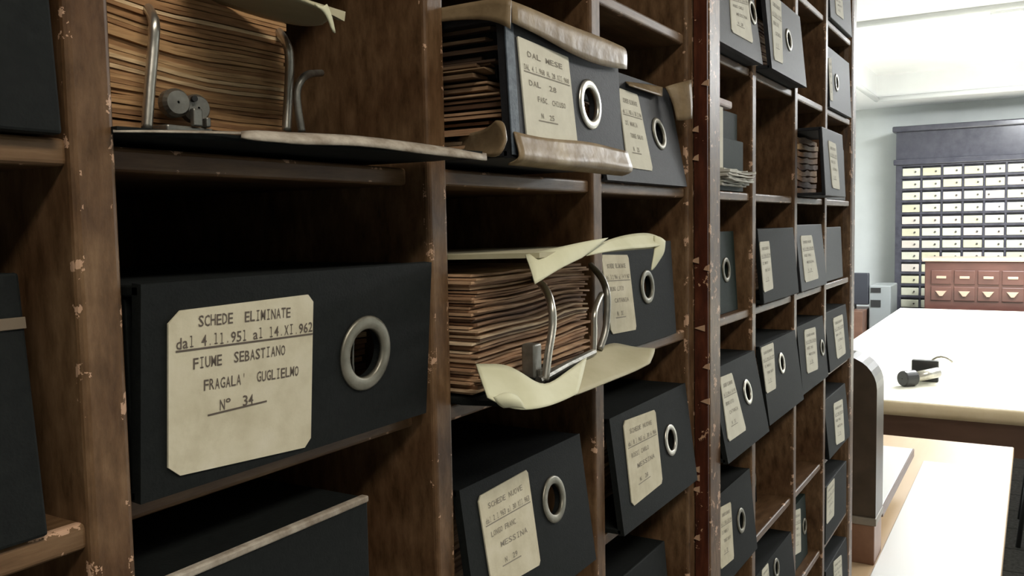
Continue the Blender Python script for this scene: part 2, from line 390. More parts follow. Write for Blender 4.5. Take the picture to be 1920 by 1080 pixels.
# ------------------------------------------------------------------ binders
GRP = 'black card binders in the pigeonholes'
def spine_bm(w, h, t, hole=None, bev=.004, n=32):
    """board w x h x t (x, z, y) with a round finger hole (u, v, r)"""
    bm = bmesh.new()
    if not hole: return box(bm, (0, 0, 0), (w, t, h), bev)
    u, v, r = hole; angs = sorted([2*math.pi*k/n for k in range(n)]+[math.atan2(c[1]-v, c[0]-u) % (2*math.pi) for c in ((0, 0), (w, 0), (w, h), (0, h))])
    L = []
    for y in (0, t):
        inn = []; out = []
        for a in angs:
            ca, sa = math.cos(a), math.sin(a); inn.append(bm.verts.new((u+r*ca, y, v+r*sa)))
            k = min([((w-u)/ca if ca > 1e-6 else (-u)/ca if ca < -1e-6 else 1e9), ((h-v)/sa if sa > 1e-6 else (-v)/sa if sa < -1e-6 else 1e9)])
            out.append(bm.verts.new((u+k*ca, y, v+k*sa)))
        L.append((inn, out))
    m = len(angs); (i0, o0), (i1, o1) = L
    for k in range(m):
        j = (k+1) % m
        bm.faces.new((i0[k], i0[j], o0[j], o0[k])); bm.faces.new((i1[k], o1[k], o1[j], i1[j]))
        bm.faces.new((i0[k], i1[k], i1[j], i0[j])); bm.faces.new((o0[k], o0[j], o1[j], o1[k]))
    return bm
TXT = [('SCHEDE ELIMINATE', 'dal 2.1.963 al 28.12.964', 'DI MARIA', 'TORRE SALVO', 'N. 25'),
       ('SCHEDE NUOVE', 'dal 8.1.965 al 30.6.966', 'ROSSI CARLO', 'MESSINA', 'N. 28'),
       ('SCHEDE ELIMINATE', 'dal 3.2.966 al 14.9.967', 'BRUNO LIVIO', 'CATANIA', 'N. 31')]
def binder(label, x0, x1, z0, h, y0, lean=0., quad=None, ring=None, cloth=None, text=None, lmat=None, depth=.56, rr=.060,
           side=None, ncards=22, lines=None, cut=.06, ink=None, mech=True, cards=True, ringlab=None, topz=None):
    """a lever-arch card binder lying in its pigeonhole, spine outwards.
    quad: four pixel corners TL TR BR BL of the paper label, ring: pixel centre of the finger ring - laid onto the spine plane"""
    cloth = cloth or M_cloth; w = x1-x0; t = .018; L = math.hypot(1, lean)
    t0 = thing('card_binder', label, 'binder', P(x0, y0, z0), GRP)
    up = Vector((0, lean/L, 1/L)); nv = Vector((0, 1/L, -lean/L))      # spine axes
    MS = Matrix(((S, 0, 0, 0), (0, nv.y*S, up.y*S, 0), (0, nv.z*S, up.z*S, 0), (0, 0, 0, 1)))
    MU = Matrix.Scale(S, 4)
    def onspine(px, py):
        r = ray(px, py); cc = Vector((0, -1, 0)); o = Vector((x0, y0, z0))
        k = (o-cc).dot(nv)/r.dot(nv); q = cc+r*k-o
        return Vector((q.x, q.dot(up)))
    hole = None
    if ring:
        rc = onspine(*ring[:2]); hole = (min(max(rc.x, rr+.02), w-rr-.01), min(max(rc.y, rr+.02), h-rr-.02), rr*.68)
    bm = spine_bm(w, h, t, hole); bmesh.ops.transform(bm, matrix=MS, verts=bm.verts); obj('spine', bm, cloth, t0)
    ty = h*up.y                                                        # where the top of the spine sits in depth
    tz = h*up.z
    bm = bmesh.new(); box(bm, (0, t*.5, 0.001), (w, depth, .016), .003, MU); obj('bottom_cover', bm, cloth, t0)
    if side:
        bm = bmesh.new(); box(bm, (.004, t, .016), (.014, depth-.05, tz-.02), .002, MU); obj('side_flap', bm, cloth, t0)
    bm = bmesh.new(); box(bm, (0, ty+t*.3, tz-.017), (w, depth+ty, tz-.001), .003, MU); obj('top_cover', bm, cloth, t0)
    if cards: card_stack(t0, MU, .025, w-.03, t+.10+max(ty, 0), depth-.02, .02, tz-.03, ncards, jit=.016, wave=.012, seed=hash(label) % 999 if False else len(label)*7+int(x0*31))
    if ring:
        u, v, r = hole
        prof = [(rr*.64, .004), (rr*.645, -.003), (rr*.69, -.0055), (rr*.92, -.0055), (rr*.985, -.0035), (rr, -.0003), (rr*.8, .0)]
        bm = bmesh.new(); rs = lathe(bm, prof, (u, 0, v), (0, 1, 0), 40); lathe_faces(bm, rs, closed=True)
        for f in bm.faces: f.smooth = True
        bmesh.ops.transform(bm, matrix=MS, verts=bm.verts); rg = obj('finger_ring', bm, M_ring if ringlab is None else M_metal, t0, True)
        if mech:
            bm = bmesh.new()
            for du, bow in ((-.012, 0), (.014, .012)):
                tube(bm, [(u+du-bow*math.cos(a), t+.012, v+.055*math.sin(a)) for a in [math.pi*(k/8-.5) for k in range(9)]], .0022, 6)
            bmesh.ops.transform(bm, matrix=MS, verts=bm.verts); obj('lever_rod', bm, M_dullmetal, t0, True)
    if quad:
        q = [onspine(*p) for p in quad]
        for p in q: p.x = min(max(p.x, .006), w-.006); p.y = min(max(p.y, .006), h-.006)
        TL, TR, BR, BL = q
        def bil(a, b): return (TL*(1-a)+TR*a)*(1-b)+(BL*(1-a)+BR*a)*b   # a rightwards, b downwards
        def m3(a, b, off): p = bil(a, b); return MS @ Vector((p.x, off, p.y))
        c = cut; ol = [(c, 0), (1-c*.6, 0), (1, c*.7), (1, 1-c*.8), (1-c*.7, 1), (c, 1), (0, 1-c*.9), (0, c)]
        bm = bmesh.new(); f0 = [bm.verts.new(m3(a, b, -.0032)) for a, b in ol]; f1 = [bm.verts.new(m3(a, b, -.0002)) for a, b in ol]
        bm.faces.new(f0); bm.faces.new(f1[::-1])
        for k in range(8): bm.faces.new((f0[k], f0[(k+1) % 8], f1[(k+1) % 8], f1[k]))
        lb = obj('paper_label', bm, lmat or M_label, t0)
        if lines:                           # lines given by pixels of their baseline
            # convert pixel baselines to spine coordinates directly
            LN = [(s, onspine(*A), onspine(*B), hh) for s, A, B, hh in lines]
            typed(LN, lambda x, y: MS @ Vector((x, -.0038, y)), ink or M_ink, lb)
        elif text:
            a, b, c_, d, e = text; g = lambda s, v, x0_, x1_: (s, (x0_, -v), (x1_, -v), .058)
            LN = [g(a, .17, .14, .84), g(b, .31, .06, .95), ('_', (.05, -.335), (.96, -.335), .012), g(c_, .46, .12, .66), g(d, .61, .26, .82), g(e, .78, .30, .56), ('_', (.24, -.81), (.62, -.81), .012)]
            typed(LN, lambda x, y: m3(x, -y, -.0038), ink or M_ink2, lb)
    return t0, MS, MU

# --- near cabinet
LNS = [('SCHEDE  ELIMINATE', (368, 612), (542, 594), .0160),
       ('dal 4.11.951 al 14.XI.962', (326, 655), (583, 621), .0160), ('_', (326, 661), (583, 627), .0028),
       ('FIUME  SEBASTIANO', (358, 692), (532, 664), .0160),
       ("FRAGALA'  GUGLIELMO", (378, 732), (557, 703), .0160),
       ('N°  34', (408, 769), (472, 757), .0160), ('_', (386, 780), (497, 753), .0028)]
binder('wide black card binder with a large beige label numbered 34 and big metal finger ring', .728, 1.362, -.358, .292, .008, -.075,
       quad=[(313, 585), (585, 551), (580, 836), (313, 896)], ring=(685, 662), lines=LNS, rr=.066, cut=.07, ncards=20, side=1)
binder('plain black binder in the upper left corner, above the rounded shelf edge', .05, .637, .117, .36, -.008, .07)
b0, MS, MU = binder('black binder with a thin faded band, far left, level with label 34', .04, .600, -.358, .315, .004, .10)
bm = bmesh.new(); box(bm, (.30, -.003, .248), (.560, .0, .262), .0008, MS); obj('brown_band', bm, plain('faded_brown_band', (.13, .095, .06), .7), b0)
b1, MS, MU = binder('black binder with a frayed pale top edge, right below label 34', .722, 1.178, -.856, .385, .004, 0)
bm = bmesh.new(); box(bm, (.0, -.004, .376), (.455, .012, .388), .003, MU); obj('frayed_edge', bm, M_pale, b1)['label'] = 'pale frayed strip along the top edge'
binder('black binder right below the torn open binder, long slanted beige label', 1.452, 2.00, -.856, .325, -.047, .135,
       quad=[(894, 932), (987, 880), (1012, 1058), (922, 1110)], ring=(1038, 936), rr=.056, text=('SCHEDE NUOVE', 'dal 2.I.963 al 30.XII.963', 'LONGO FRANC.', 'MESSINA', 'N. 29'), cut=.05)
binder('black binder on the shelf edge left of the red stile, beige label, shiny ring', 2.187, 2.795, -.856, .325, -.044, .13,
       quad=[(1167, 790), (1227, 768), (1241, 905), (1184, 951)], ring=(1257, 825), rr=.050, text=TXT[1], cut=.06, ringlab=1)
binder('black binder behind the open torn binder, its label half hidden behind the rings', 2.175, 2.72, -.358, .30, 0.0, .06,
       quad=[(1122, 478), (1176, 478), (1192, 618), (1145, 627)], ring=(1213, 538), rr=.052, text=TXT[2], cloth=M_cloth)
bt, MS, MU = binder('leaning black binder with yellowed label between the taped binder and the red stile', 2.175, 2.80, .117, .325, -.010, .19,
       quad=[(1158, 165), (1194, 178), (1223, 321), (1176, 314)], ring=(1235, 251), rr=.052, text=TXT[0], cloth=M_cloth2, lmat=M_label2)
tp = lambda px, py, Y: atp(px, py, Y)-bt.location
sheet('tape_piece', [[tp(1247, 163, .03), tp(1270, 156, .0), tp(1295, 150, -.02)], [tp(1262, 192, .01), tp(1280, 190, -.02), tp(1298, 190, -.035)], [tp(1268, 226, 0), tp(1282, 226, -.02), tp(1297, 223, -.035)]], M_tape, bt, .0012)
sheet('tape_piece', [[tp(1172, 153, .05), tp(1210, 158, .05), tp(1242, 164, .045)], [tp(1180, 160, .02), tp(1215, 172, .02), tp(1241, 181, .02)]], M_tape, bt, .001)
binder('black binder low behind the shelf edge, bottom centre of the photo, no label visible', 2.20, 2.72, -1.353, .30, .02, .08)
# --- taped binder
bb, MS, MU = binder('battered black binder sticking out of its pigeonhole, edged with brown parcel tape', 1.448, 1.972, .128, .275, -.145, .05,
       quad=[(968, 68), (1063, 108), (1081, 272), (986, 258)], ring=(1105, 196), rr=.056, lmat=M_label2, cloth=M_cloth2, ringlab=1, cut=.012, cards=False,
       text=('DAL MESE', 'DAL 4.1.968 AL 28.XII.968', 'DAL  28', 'FASC. CHIUSO', 'N. 25'))
w = .535
bm = bmesh.new(); box(bm, (-.003, -.0035, .005), (.028, .0, .262), .001, MS); obj('cloth_edge', bm, M_spineside, bb)['label'] = 'blue grey worn cloth edge'
T = lambda x, y, z: Vector((x*S, y*S, z*S))
# tape over the top edge, down the front of the spine
sheet('tape_strip', [[T(w*k/6, .33, .292+.006*math.sin(k*2)) for k in range(7)], [T(w*k/6, .12, .294-.003*(k % 2)) for k in range(7)], [T(w*k/6-.004, .008, .298+.003*math.sin(k*1.7)) for k in range(7)],
                     [T(w*k/6-.003, -.008, .286) for k in range(7)], [T(w*k/6, -.004, .238+.012*math.cos(k*.8)) for k in range(7)]], M_tape, bb, .0009)
sheet('tape_strip', [[T(w*k/6, -.004, .048-.004*math.sin(k*1.3)) for k in range(7)], [T(w*k/6, -.012, .018) for k in range(7)], [T(w*k/6-.004, -.022+.004*math.sin(k*2), -.004-.004*math.sin(k*1.1)) for k in range(7)],
                     [T(w*k/6, .01, -.012) for k in range(7)]], M_tape, bb, .0009)
sheet('tape_strip', [[T(-.004, .36, .292), T(-.006, .2, .296), T(-.008, .03, .298), T(-.008, -.008, .292)], [T(-.010, .36, .27), T(-.012, .2, .272), T(-.014, .04, .265), T(-.010, -.006, .236)]], M_tape, bb, .0009)
bq = lambda px, py, Y: atp(px, py, Y)-bb.location
sheet('torn_tape', [[bq(852, 262, .03), bq(880, 250, -.04), bq(912, 244, -.10), bq(930, 226, -.13)], [bq(862, 275, .0), bq(890, 274, -.06), bq(925, 272, -.12), bq(946, 226, -.15)],
                    [bq(870, 281, -.02), bq(905, 290, -.10), bq(937, 298, -.155), bq(950, 262, -.16)]], M_tape, bb, .0012)
bm = bmesh.new(); box(bm, (.05, .06, .16), (w-.04, .5, .262), .004, MU); obj('dark_wrapper', bm, M_cloth, bb)
card_stack(bb, MU, .035, w-.03, .03, .52, .018, .16, 16, jit=.05, wave=.035, seed=5, mat=M_cardsp, gap=.25)
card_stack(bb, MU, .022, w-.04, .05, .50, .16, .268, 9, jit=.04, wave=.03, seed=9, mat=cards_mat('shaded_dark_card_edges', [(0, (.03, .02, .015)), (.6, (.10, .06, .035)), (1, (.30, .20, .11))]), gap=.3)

# --- opened binder in the top row
ob = thing('card_binder', 'opened binder in the top row, rings and yellowed card edges showing, front flap dropped', 'binder', P(.73, .2, .117), GRP)
Lc = lambda px, py, Y: atp(px, py, Y)-ob.location
MO = Matrix.Translation(P(0, 0, 0)-ob.location) @ Matrix.Scale(S, 4)
card_stack(ob, MO, .728, 1.218, .20, .72, .150, .455, 42, jit=.006, wave=.010, slope=-.012, seed=21, mat=M_cards, gap=.10)
bm = bmesh.new(); box(bm, (.722, .17, .119), (1.34, .74, .135), .004, MO); obj('bottom_cover', bm, M_cloth, ob)
bm = bmesh.new(); box(bm, (.722, .22, .470), (1.32, .76, .486), .004, MO); obj('top_cover', bm, M_cloth, ob)
# dropped spine flap: black board, pale torn edge
fl = [(.716, .18), (.706, -.012), (.95, -.055), (1.335, -.150), (1.372, -.02), (1.36, .18)]
bm = bmesh.new(); a = [bm.verts.new(MO @ Vector((x, y, .1235))) for x, y in fl]; b = [bm.verts.new(MO @ Vector((x, y, .1325))) for x, y in fl]
bm.faces.new(a); bm.faces.new(b[::-1])
for k in range(6): bm.faces.new((a[k], a[(k+1) % 6], b[(k+1) % 6], b[k]))
obj('spine_flap', bm, M_cloth, ob)['label'] = 'black spine board lying flat and projecting'
e0 = [(452, 254), (480, 251), (520, 255), (570, 257), (640, 259), (710, 266), (780, 275), (850, 285), (912, 295)]
def flapY(px): return -.012-(px-215)/(912-215)*.143
jag = [0, 9, 7, 11, 8, 6, 8, 5, 2]
sheet('torn_paper_edge', [[Lc(x, y-6, flapY(x)+.02) for x, y in e0], [Lc(x, y-4, flapY(x)-.006) for x, y in e0], [Lc(x, y+4+j, flapY(x)-.008) for (x, y), j in zip(e0, jag)]], M_pale, ob, .0008, 1)
e1 = [(212, 246), (260, 246), (330, 247), (400, 248), (452, 250)]
sheet('torn_paper_edge', [[Lc(x, y-2, flapY(x)+.01) for x, y in e1], [Lc(x, y+1, flapY(x)-.006) for x, y in e1]], M_pale, ob, .0005, 1)
def ring_part(pts, r=.0085, name='arch_ring', mat=M_metal):
    bm = bmesh.new(); tube(bm, smooth_path(pts, 6), r*S, 10); return bm
obj('arch_ring', ring_part([Lc(275, 243, .165), Lc(281, 160, .165), Lc(287, 90, .165), Lc(289, 45, .165), Lc(281, 22, .19), Lc(262, -4, .26)]), M_metal, ob, True)
obj('arch_ring', ring_part([Lc(537, 246, .165), Lc(541, 180, .165), Lc(543, 115, .165), Lc(538, 85, .17), Lc(520, 58, .21), Lc(490, 35, .3)]), M_metal, ob, True)
obj('arch_ring', ring_part([Lc(566, 247, .13), Lc(559, 205, .13), Lc(557, 172, .13), Lc(565, 150, .13), Lc(580, 139, .15), Lc(602, 137, .2)], .007), M_dullmetal, ob, True)
# lever mechanism: plate, two round cheeks, bracket
bm = bmesh.new(); p0 = Lc(345, 238, .165)
box(bm, p0+Vector((-.011, -.004, -.003)), p0+Vector((.011, .010, 0)), .0008)
for dx, dz, r in ((-.0045, .0088, .0056), (.0052, .0076, .0056)):
    rs = lathe(bm, [(.0005, -.003), (r*.8, -.003), (r, -.001), (r, .003), (.0005, .003)], p0+Vector((dx, -.001, dz)), (.25, 1, .0), 20); lathe_faces(bm, rs)
box(bm, p0+Vector((.0, -.006, 0)), p0+Vector((.0045, -.0035, .007)), .0006)
box(bm, p0+Vector((.0062, -.006, 0)), p0+Vector((.0085, -.002, .004)), .0006)
lv = obj('lever_mechanism', bm, M_dullmetal, ob)
bm = bmesh.new(); rs = lathe(bm, [(.0002, -.0005), (.0012, -.0005), (.0012, .0012), (.0002, .0012)], p0+Vector((.0017, -.0048, .0108)), (.25, 1, 0), 14); lathe_faces(bm, rs)
obj('rivet', bm, plain('black_rivet', (.01, .01, .01), .5), lv)
# lifted cream lining under the top cover
sheet('cover_lining', [[Lc(330, -30, .22), Lc(420, 10, .2), Lc(500, 33, .18), Lc(572, 50, .14), Lc(604, 44, .10)],
                       [Lc(380, -40, .10), Lc(460, -14, .08), Lc(530, 8, .07), Lc(590, 25, .06), Lc(616, 36, .05)],
                       [Lc(410, -55, .0), Lc(500, -25, .0), Lc(550, -8, .0), Lc(600, 12, .0), Lc(622, 34, .0)]], M_tan, ob, .0012)
sheet('folded_corner', [[Lc(590, 8, -.002), Lc(606, 12, -.004), Lc(617, 22, -.004)], [Lc(600, 16, -.01), Lc(612, 30, -.012), Lc(622, 60, -.008)], [Lc(612, 8, -.008), Lc(622, 30, -.01), Lc(628, 62, -.006)]], M_cream, ob, .0008)
bm = bmesh.new(); q = [(540, -12, .02), (648, 22, .02), (646, 40, .02), (612, 22, .02)]; a = [bm.verts.new(Lc(*p)) for p in q]; b = [bm.verts.new(Lc(*p)+Vector((0, .004, .001))) for p in q]
bm.faces.new(a); bm.faces.new(b[::-1])
for k in range(4): bm.faces.new((a[k], a[(k+1) % 4], b[(k+1) % 4], b[k]))
obj('cover_corner', bm, M_tan, ob)

# --- opened binder in the middle row with torn cream paper
mb = thing('card_binder', 'opened binder without spine, torn cream paper hanging over its rings and card edges', 'binder', P(1.46, -.05, -.358), GRP)
Lm = lambda px, py, Y: atp(px, py, Y)-mb.location
MM = Matrix.Translation(P(0, 0, 0)-mb.location) @ Matrix.Scale(S, 4)
card_stack(mb, MM, 1.462, 1.965, -.052, .46, -.338, -.095, 40, jit=.022, wave=.012, slope=.0, seed=33, mat=M_cardsp, gap=.16)
bm = bmesh.new(); box(bm, (1.447, -.02, -.357), (2.09, .48, -.343), .004, MM); obj('bottom_cover', bm, M_cloth, mb)
# front part of the bottom cover tips upward
bm = bmesh.new()
q = [(1.447, -.015, -.357), (2.09, -.015, -.357), (2.075, -.17, -.352), (1.47, -.17, -.352)]
a = [bm.verts.new(MM @ Vector(p)) for p in q]; b = [bm.verts.new(MM @ (Vector(p)+Vector((0, 0, .011)))) for p in q]
bm.faces.new(a); bm.faces.new(b[::-1])
for k in range(4): bm.faces.new((a[k], a[(k+1) % 4], b[(k+1) % 4], b[k]))
obj('cover_flap', bm, M_cloth, mb)
bm = bmesh.new(); q = [(1.447, .48, -.075), (2.09, .48, -.075), (2.078, -.195, -.062), (1.457, -.195, -.062)]
a = [bm.verts.new(MM @ Vector(p)) for p in q]; b = [bm.verts.new(MM @ (Vector(p)+Vector((0, 0, .010)))) for p in q]
bm.faces.new(a); bm.faces.new(b[::-1])
for k in range(4): bm.faces.new((a[k], a[(k+1) % 4], b[(k+1) % 4], b[k]))
obj('top_cover', bm, M_tan, mb)['label'] = 'top board with pale paper edge'
# torn cream sheets
sheet('torn_paper', [[Lm(985, 478, -.17), Lm(1040, 466, -.19), Lm(1100, 452, -.2), Lm(1140, 446, -.2)], [Lm(996, 507, -.20), Lm(1040, 492, -.21), Lm(1075, 478, -.21), Lm(1118, 464, -.205)],
                     [Lm(1003, 533, -.21), Lm(1024, 520, -.215), Lm(1052, 502, -.215), Lm(1090, 484, -.21)]], M_cream, mb, .0006, 2)
sheet('torn_paper', [[Lm(1095, 470, -.2), Lm(1140, 449, -.18), Lm(1180, 439, -.17), Lm(1215, 436, -.17), Lm(1232, 443, -.18)],
                     [Lm(1100, 480, -.205), Lm(1145, 470, -.205), Lm(1185, 466, -.205), Lm(1220, 464, -.205), Lm(1240, 460, -.205)]], M_cream, mb, .0006, 2)
sheet('torn_paper', [[Lm(1226, 442, -.19), Lm(1238, 444, -.20), Lm(1247, 452, -.205)], [Lm(1228, 466, -.20), Lm(1240, 470, -.21), Lm(1246, 472, -.21)], [Lm(1223, 490, -.2), Lm(1232, 488, -.205), Lm(1240, 482, -.205)], [Lm(1221, 507, -.2), Lm(1224, 505, -.2), Lm(1228, 500, -.2)]], M_cream, mb, .0007, 2)
sheet('torn_paper', [[Lm(892, 683, -.075), Lm(922, 683, -.09), Lm(952, 684, -.11), Lm(985, 704, -.15), Lm(1020, 729, -.175), Lm(1055, 702, -.16), Lm(1100, 670, -.14)],
                     [Lm(902, 712, -.12), Lm(930, 720, -.13), Lm(962, 725, -.15), Lm(992, 738, -.18), Lm(1022, 746, -.19), Lm(1055, 730, -.185), Lm(1092, 708, -.18)],
                     [Lm(914, 745, -.15), Lm(938, 758, -.17), Lm(968, 768, -.19), Lm(998, 768, -.2), Lm(1028, 762, -.2), Lm(1055, 752, -.2), Lm(1083, 738, -.2)]], M_cream, mb, .0007, 2)
sheet('torn_paper', [[Lm(925, 745, -.175), Lm(948, 733, -.19), Lm(968, 742, -.195)], [Lm(932, 758, -.18), Lm(958, 748, -.205), Lm(978, 752, -.205)], [Lm(944, 764, -.185), Lm(965, 762, -.2), Lm(985, 767, -.2)]], M_cream, mb, .0008, 2)
sheet('cover_lining', [[Lm(1094, 676, -.12), Lm(1120, 655, -.10), Lm(1150, 640, -.08), Lm(1182, 652, -.12), Lm(1228, 654, -.18)],
                       [Lm(1086, 706, -.16), Lm(1115, 690, -.16), Lm(1150, 680, -.16), Lm(1185, 672, -.17), Lm(1227, 664, -.19)],
                       [Lm(1078, 741, -.198), Lm(1110, 729, -.2), Lm(1150, 712, -.2), Lm(1190, 697, -.2), Lm(1218, 682, -.2)]], M_tan, mb, .0009, 2)
obj('arch_ring', ring_part([Lm(1022, 714, -.13), Lm(1028, 665, -.13), Lm(1036, 610, -.13), Lm(1034, 575, -.125), Lm(1024, 545, -.10), Lm(1006, 525, -.05), Lm(985, 515, .02)]), M_metal, mb, True)
obj('arch_ring', ring_part([Lm(1124, 655, -.11), Lm(1135, 620, -.11), Lm(1139, 575, -.11), Lm(1137, 545, -.105), Lm(1127, 520, -.08), Lm(1108, 498, -.02)]), M_dullmetal, mb, True)
obj('arch_ring', ring_part([Lm(1113, 660, -.12), Lm(1114, 620, -.12), Lm(1114, 590, -.12), Lm(1120, 568, -.11), Lm(1128, 552, -.10)], .007), M_metal, mb, True)
bm = bmesh.new(); tube(bm, [Lm(1010, 714, -.125), Lm(1060, 686, -.12), Lm(1113, 660, -.12)], .0022, 8)
tube(bm, [Lm(1010, 706, -.10), Lm(1100, 668, -.095)], .0018, 8)
c0 = Lm(1000, 676, -.10); box(bm, c0+Vector((-.004, -.003, -.009)), c0+Vector((.004, .005, .009)), .001)
box(bm, c0+Vector((-.002, -.006, -.010)), c0+Vector((.009, -.003, -.004)), .0008)
obj('lever_mechanism', bm, M_dullmetal, mb)

# --- far cabinet
B = binder
B('top-row binder of the far cabinet nearest the red stile, broad cream label', 3.026, 3.58, .619, .33, -.05, .14, quad=[(1366, -30), (1398, -25), (1411, 82), (1371, 60)], ring=(1417, 28), rr=.05, lmat=M_label2, text=TXT[1], cloth=M_cloth2)
B('grey-black top-row binder, second from the red stile, narrow white label', 3.68, 4.31, .619, .33, -.06, .10, quad=[(1442, -25), (1461, -20), (1467, 120), (1451, 112)], ring=(1478, 75), rr=.05, lmat=M_label2, text=TXT[2], cloth=M_cloth2)
B('binder with a thin pale label in the top right pigeonhole beside the bright wall', 5.11, 5.76, .619, .33, -.01, .05, quad=[(1547, 105), (1558, 109), (1561, 190), (1550, 184)], ring=(1568, 155), rr=.05, lmat=M_label2, text=TXT[0], cloth=M_cloth2)
B('topmost binder at the far cabinet end, cut by the upper photo edge', 5.11, 5.76, 1.102, .33, -.01, .05, quad=[(1564, -20), (1578, -16), (1581, 37), (1567, 26)], lmat=M_label2, text=TXT[1], cloth=M_cloth2)
mt, MS, MU = B('shabby dark green binder with loose white papers, right of the red stile', 2.985, 3.55, .117, .20, .02, 0, cloth=M_green, cards=False)
bm = bmesh.new(); box(bm, (.20, -.012, .02), (.262, -.003, .305), .002, MS); obj('white_strip', bm, M_label2, mt)
card_stack(mt, MU, .22, .54, -.05, .4, .018, .085, 7, jit=.03, wave=.008, seed=4, mat=cards_mat('white_papers', [(0, (.45, .48, .45)), (1, (.72, .74, .70))]), gap=.2)
bm = bmesh.new(); box(bm, (.22, .0, .315), (.42, .12, .345), .008, MU); obj('crumpled_top', bm, noisy('pinkish_paper', (.5, .4, .38), (.66, .58, .55), 50, .6, .5), mt)
bm = bmesh.new(); box(bm, (.262, .02, .085), (.55, .3, .31), .004, MU); obj('dark_block', bm, M_green, mt)
B('dark binder pushed deep into its pigeonhole beside the shabby one with white papers', 3.68, 4.05, .117, .31, .16, .02, cloth=M_green)
B('binder jutting out to the right at eye height in the far cabinet, bundled cards visible', 4.43, 4.95, .117, .33, -.125, .06, quad=[(1552, 263), (1566, 270), (1574, 356), (1560, 352)], lmat=M_label2, text=TXT[2], cloth=M_cloth2, ncards=9)
B('dark binder in the last pigeonhole at eye height, right of the one that juts out', 5.12, 5.76, .117, .31, .02, .04, cloth=M_cloth2)
B('dark green binder with a finger hole and no label, just right of the red stile', 2.985, 3.56, -.358, .32, .045, .06, ring=(1361, 506), rr=.05, cloth=M_green)
B('binder one row below eye height, second from the red stile, narrow striped label', 3.68, 4.31, -.346, .315, -.03, .09, quad=[(1418, 454), (1441, 452), (1449, 541), (1427, 550)], text=TXT[0], lmat=M_label2, cloth=M_cloth)
B('binder one row below eye height, third from the red stile, slim cream label', 4.41, 5.02, -.350, .33, -.02, .10, quad=[(1500, 442), (1521, 441), (1534, 522), (1509, 530)], text=TXT[1], lmat=M_label2, cloth=M_cloth2)
B('unlabelled dark binder one row below eye height, at the far cabinet end', 5.12, 5.70, -.352, .31, .02, .05, cloth=M_cloth2)
B('large black binder tilted forward right of the red stile, cream label and bright ring', 3.026, 3.585, -.856, .335, -.078, .19, quad=[(1349, 708), (1371, 699), (1398, 806), (1365, 829)], ring=(1401, 735), rr=.05, text=TXT[2], lmat=M_label2, ringlab=1)
B('black binder two rows below eye height, second from the red stile, pointed label', 3.68, 4.31, -.856, .335, -.055, .13, quad=[(1421, 652), (1449, 642), (1454, 728), (1434, 740)], ring=(1465, 681), rr=.048, text=TXT[0], lmat=M_label2, ringlab=1)
B('black binder two rows below eye height, third from the red stile', 4.41, 5.02, -.856, .335, -.03, .10, quad=[(1507, 619), (1528, 613), (1533, 692), (1513, 701)], ring=(1541, 652), rr=.045, text=TXT[1], lmat=M_label2)
B('binder two rows below eye height, at the right end of the far cabinet', 5.12, 5.76, -.856, .335, -.02, .10, quad=[(1561, 597), (1579, 589), (1585, 662), (1569, 674)], text=TXT[2], lmat=M_label2)
B('low binder right of the red stile, long label partly hidden by it', 3.026, 3.585, -1.353, .335, -.03, .10, quad=[(1349, 952), (1369, 941), (1375, 1047), (1350, 1068)], ring=(1389, 976), rr=.05, text=TXT[0], lmat=M_label)
B('binder set back in shadow, lower row, second pigeonhole of the far cabinet', 3.68, 4.20, -1.353, .33, .14, .04, ring=(1434, 880), rr=.045)
B('binder far back in the lower row, third pigeonhole of the far cabinet', 4.41, 4.80, -1.353, .33, .22, .0)
B('binder three rows below eye height, at the right end of the far cabinet', 5.12, 5.76, -1.353, .335, -.02, .10, quad=[(1562, 757), (1579, 748), (1583, 825), (1567, 835)], text=TXT[1], lmat=M_label2)
B('binder at the bottom photo edge, second from the red stile, label cut off', 3.68, 4.31, -1.848, .335, -.03, .10, quad=[(1426, 1052), (1438, 1043), (1444, 1120), (1430, 1135)], ring=(1455, 1065), rr=.045, text=TXT[2], lmat=M_label2)
B('binder with a thin bright label near the bottom of the third pigeonhole column', 4.41, 4.95, -1.848, .335, .06, .05, quad=[(1488, 958), (1500, 953), (1501, 1034), (1489, 1041)], ring=(1509, 985), rr=.045, text=TXT[0], lmat=M_label2, cloth=M_green)
B('binder with a slanting label near the lower right end of the far cabinet', 5.12, 5.76, -1.848, .335, .0, .0, quad=[(1550, 906), (1564, 896), (1563, 966), (1549, 984)], text=TXT[2], lmat=M_label2)
B('lowest binder at the right end of the far cabinet, cut by the photo edge', 5.12, 5.76, -2.338, .335, -.02, .05, quad=[(1562, 1054), (1577, 1040), (1579, 1100), (1564, 1116)], text=TXT[1], lmat=M_label2)

# ------------------------------------------------------------------ reading room beyond the shelving
M_cab = noisy('dark_blue_grey_varnish', (.035, .035, .045), (.065, .065, .08), 20, .25, .1, 80)
M_maho = noisy('red_mahogany', (.052, .020, .015), (.085, .034, .025), 12, .4, .1, 60, stretch=(1, .3, 1))
M_drawer = [noisy('ivory_drawer_card_'+n, a, b, 30, .6, .02) for n, a, b in (('pale', (.42, .42, .33), (.49, .49, .39)), ('cream', (.40, .39, .27), (.46, .44, .31)), ('rosy', (.42, .38, .33), (.48, .43, .38)), ('white', (.62, .63, .63), (.68, .69, .69)))]
M_knob = plain('dark_pull', (.05, .045, .04), .4)
cx = 8.55
bc = thing('card_catalogue', 'tall dark card catalogue with rows of ivory drawer labels against the far wall', 'card catalogue', (cx, .35, 0))
CY0, CY1, CZ = .84, -.42, 2.31
BL = lambda x, y, z: (x-cx, y-.35, z)
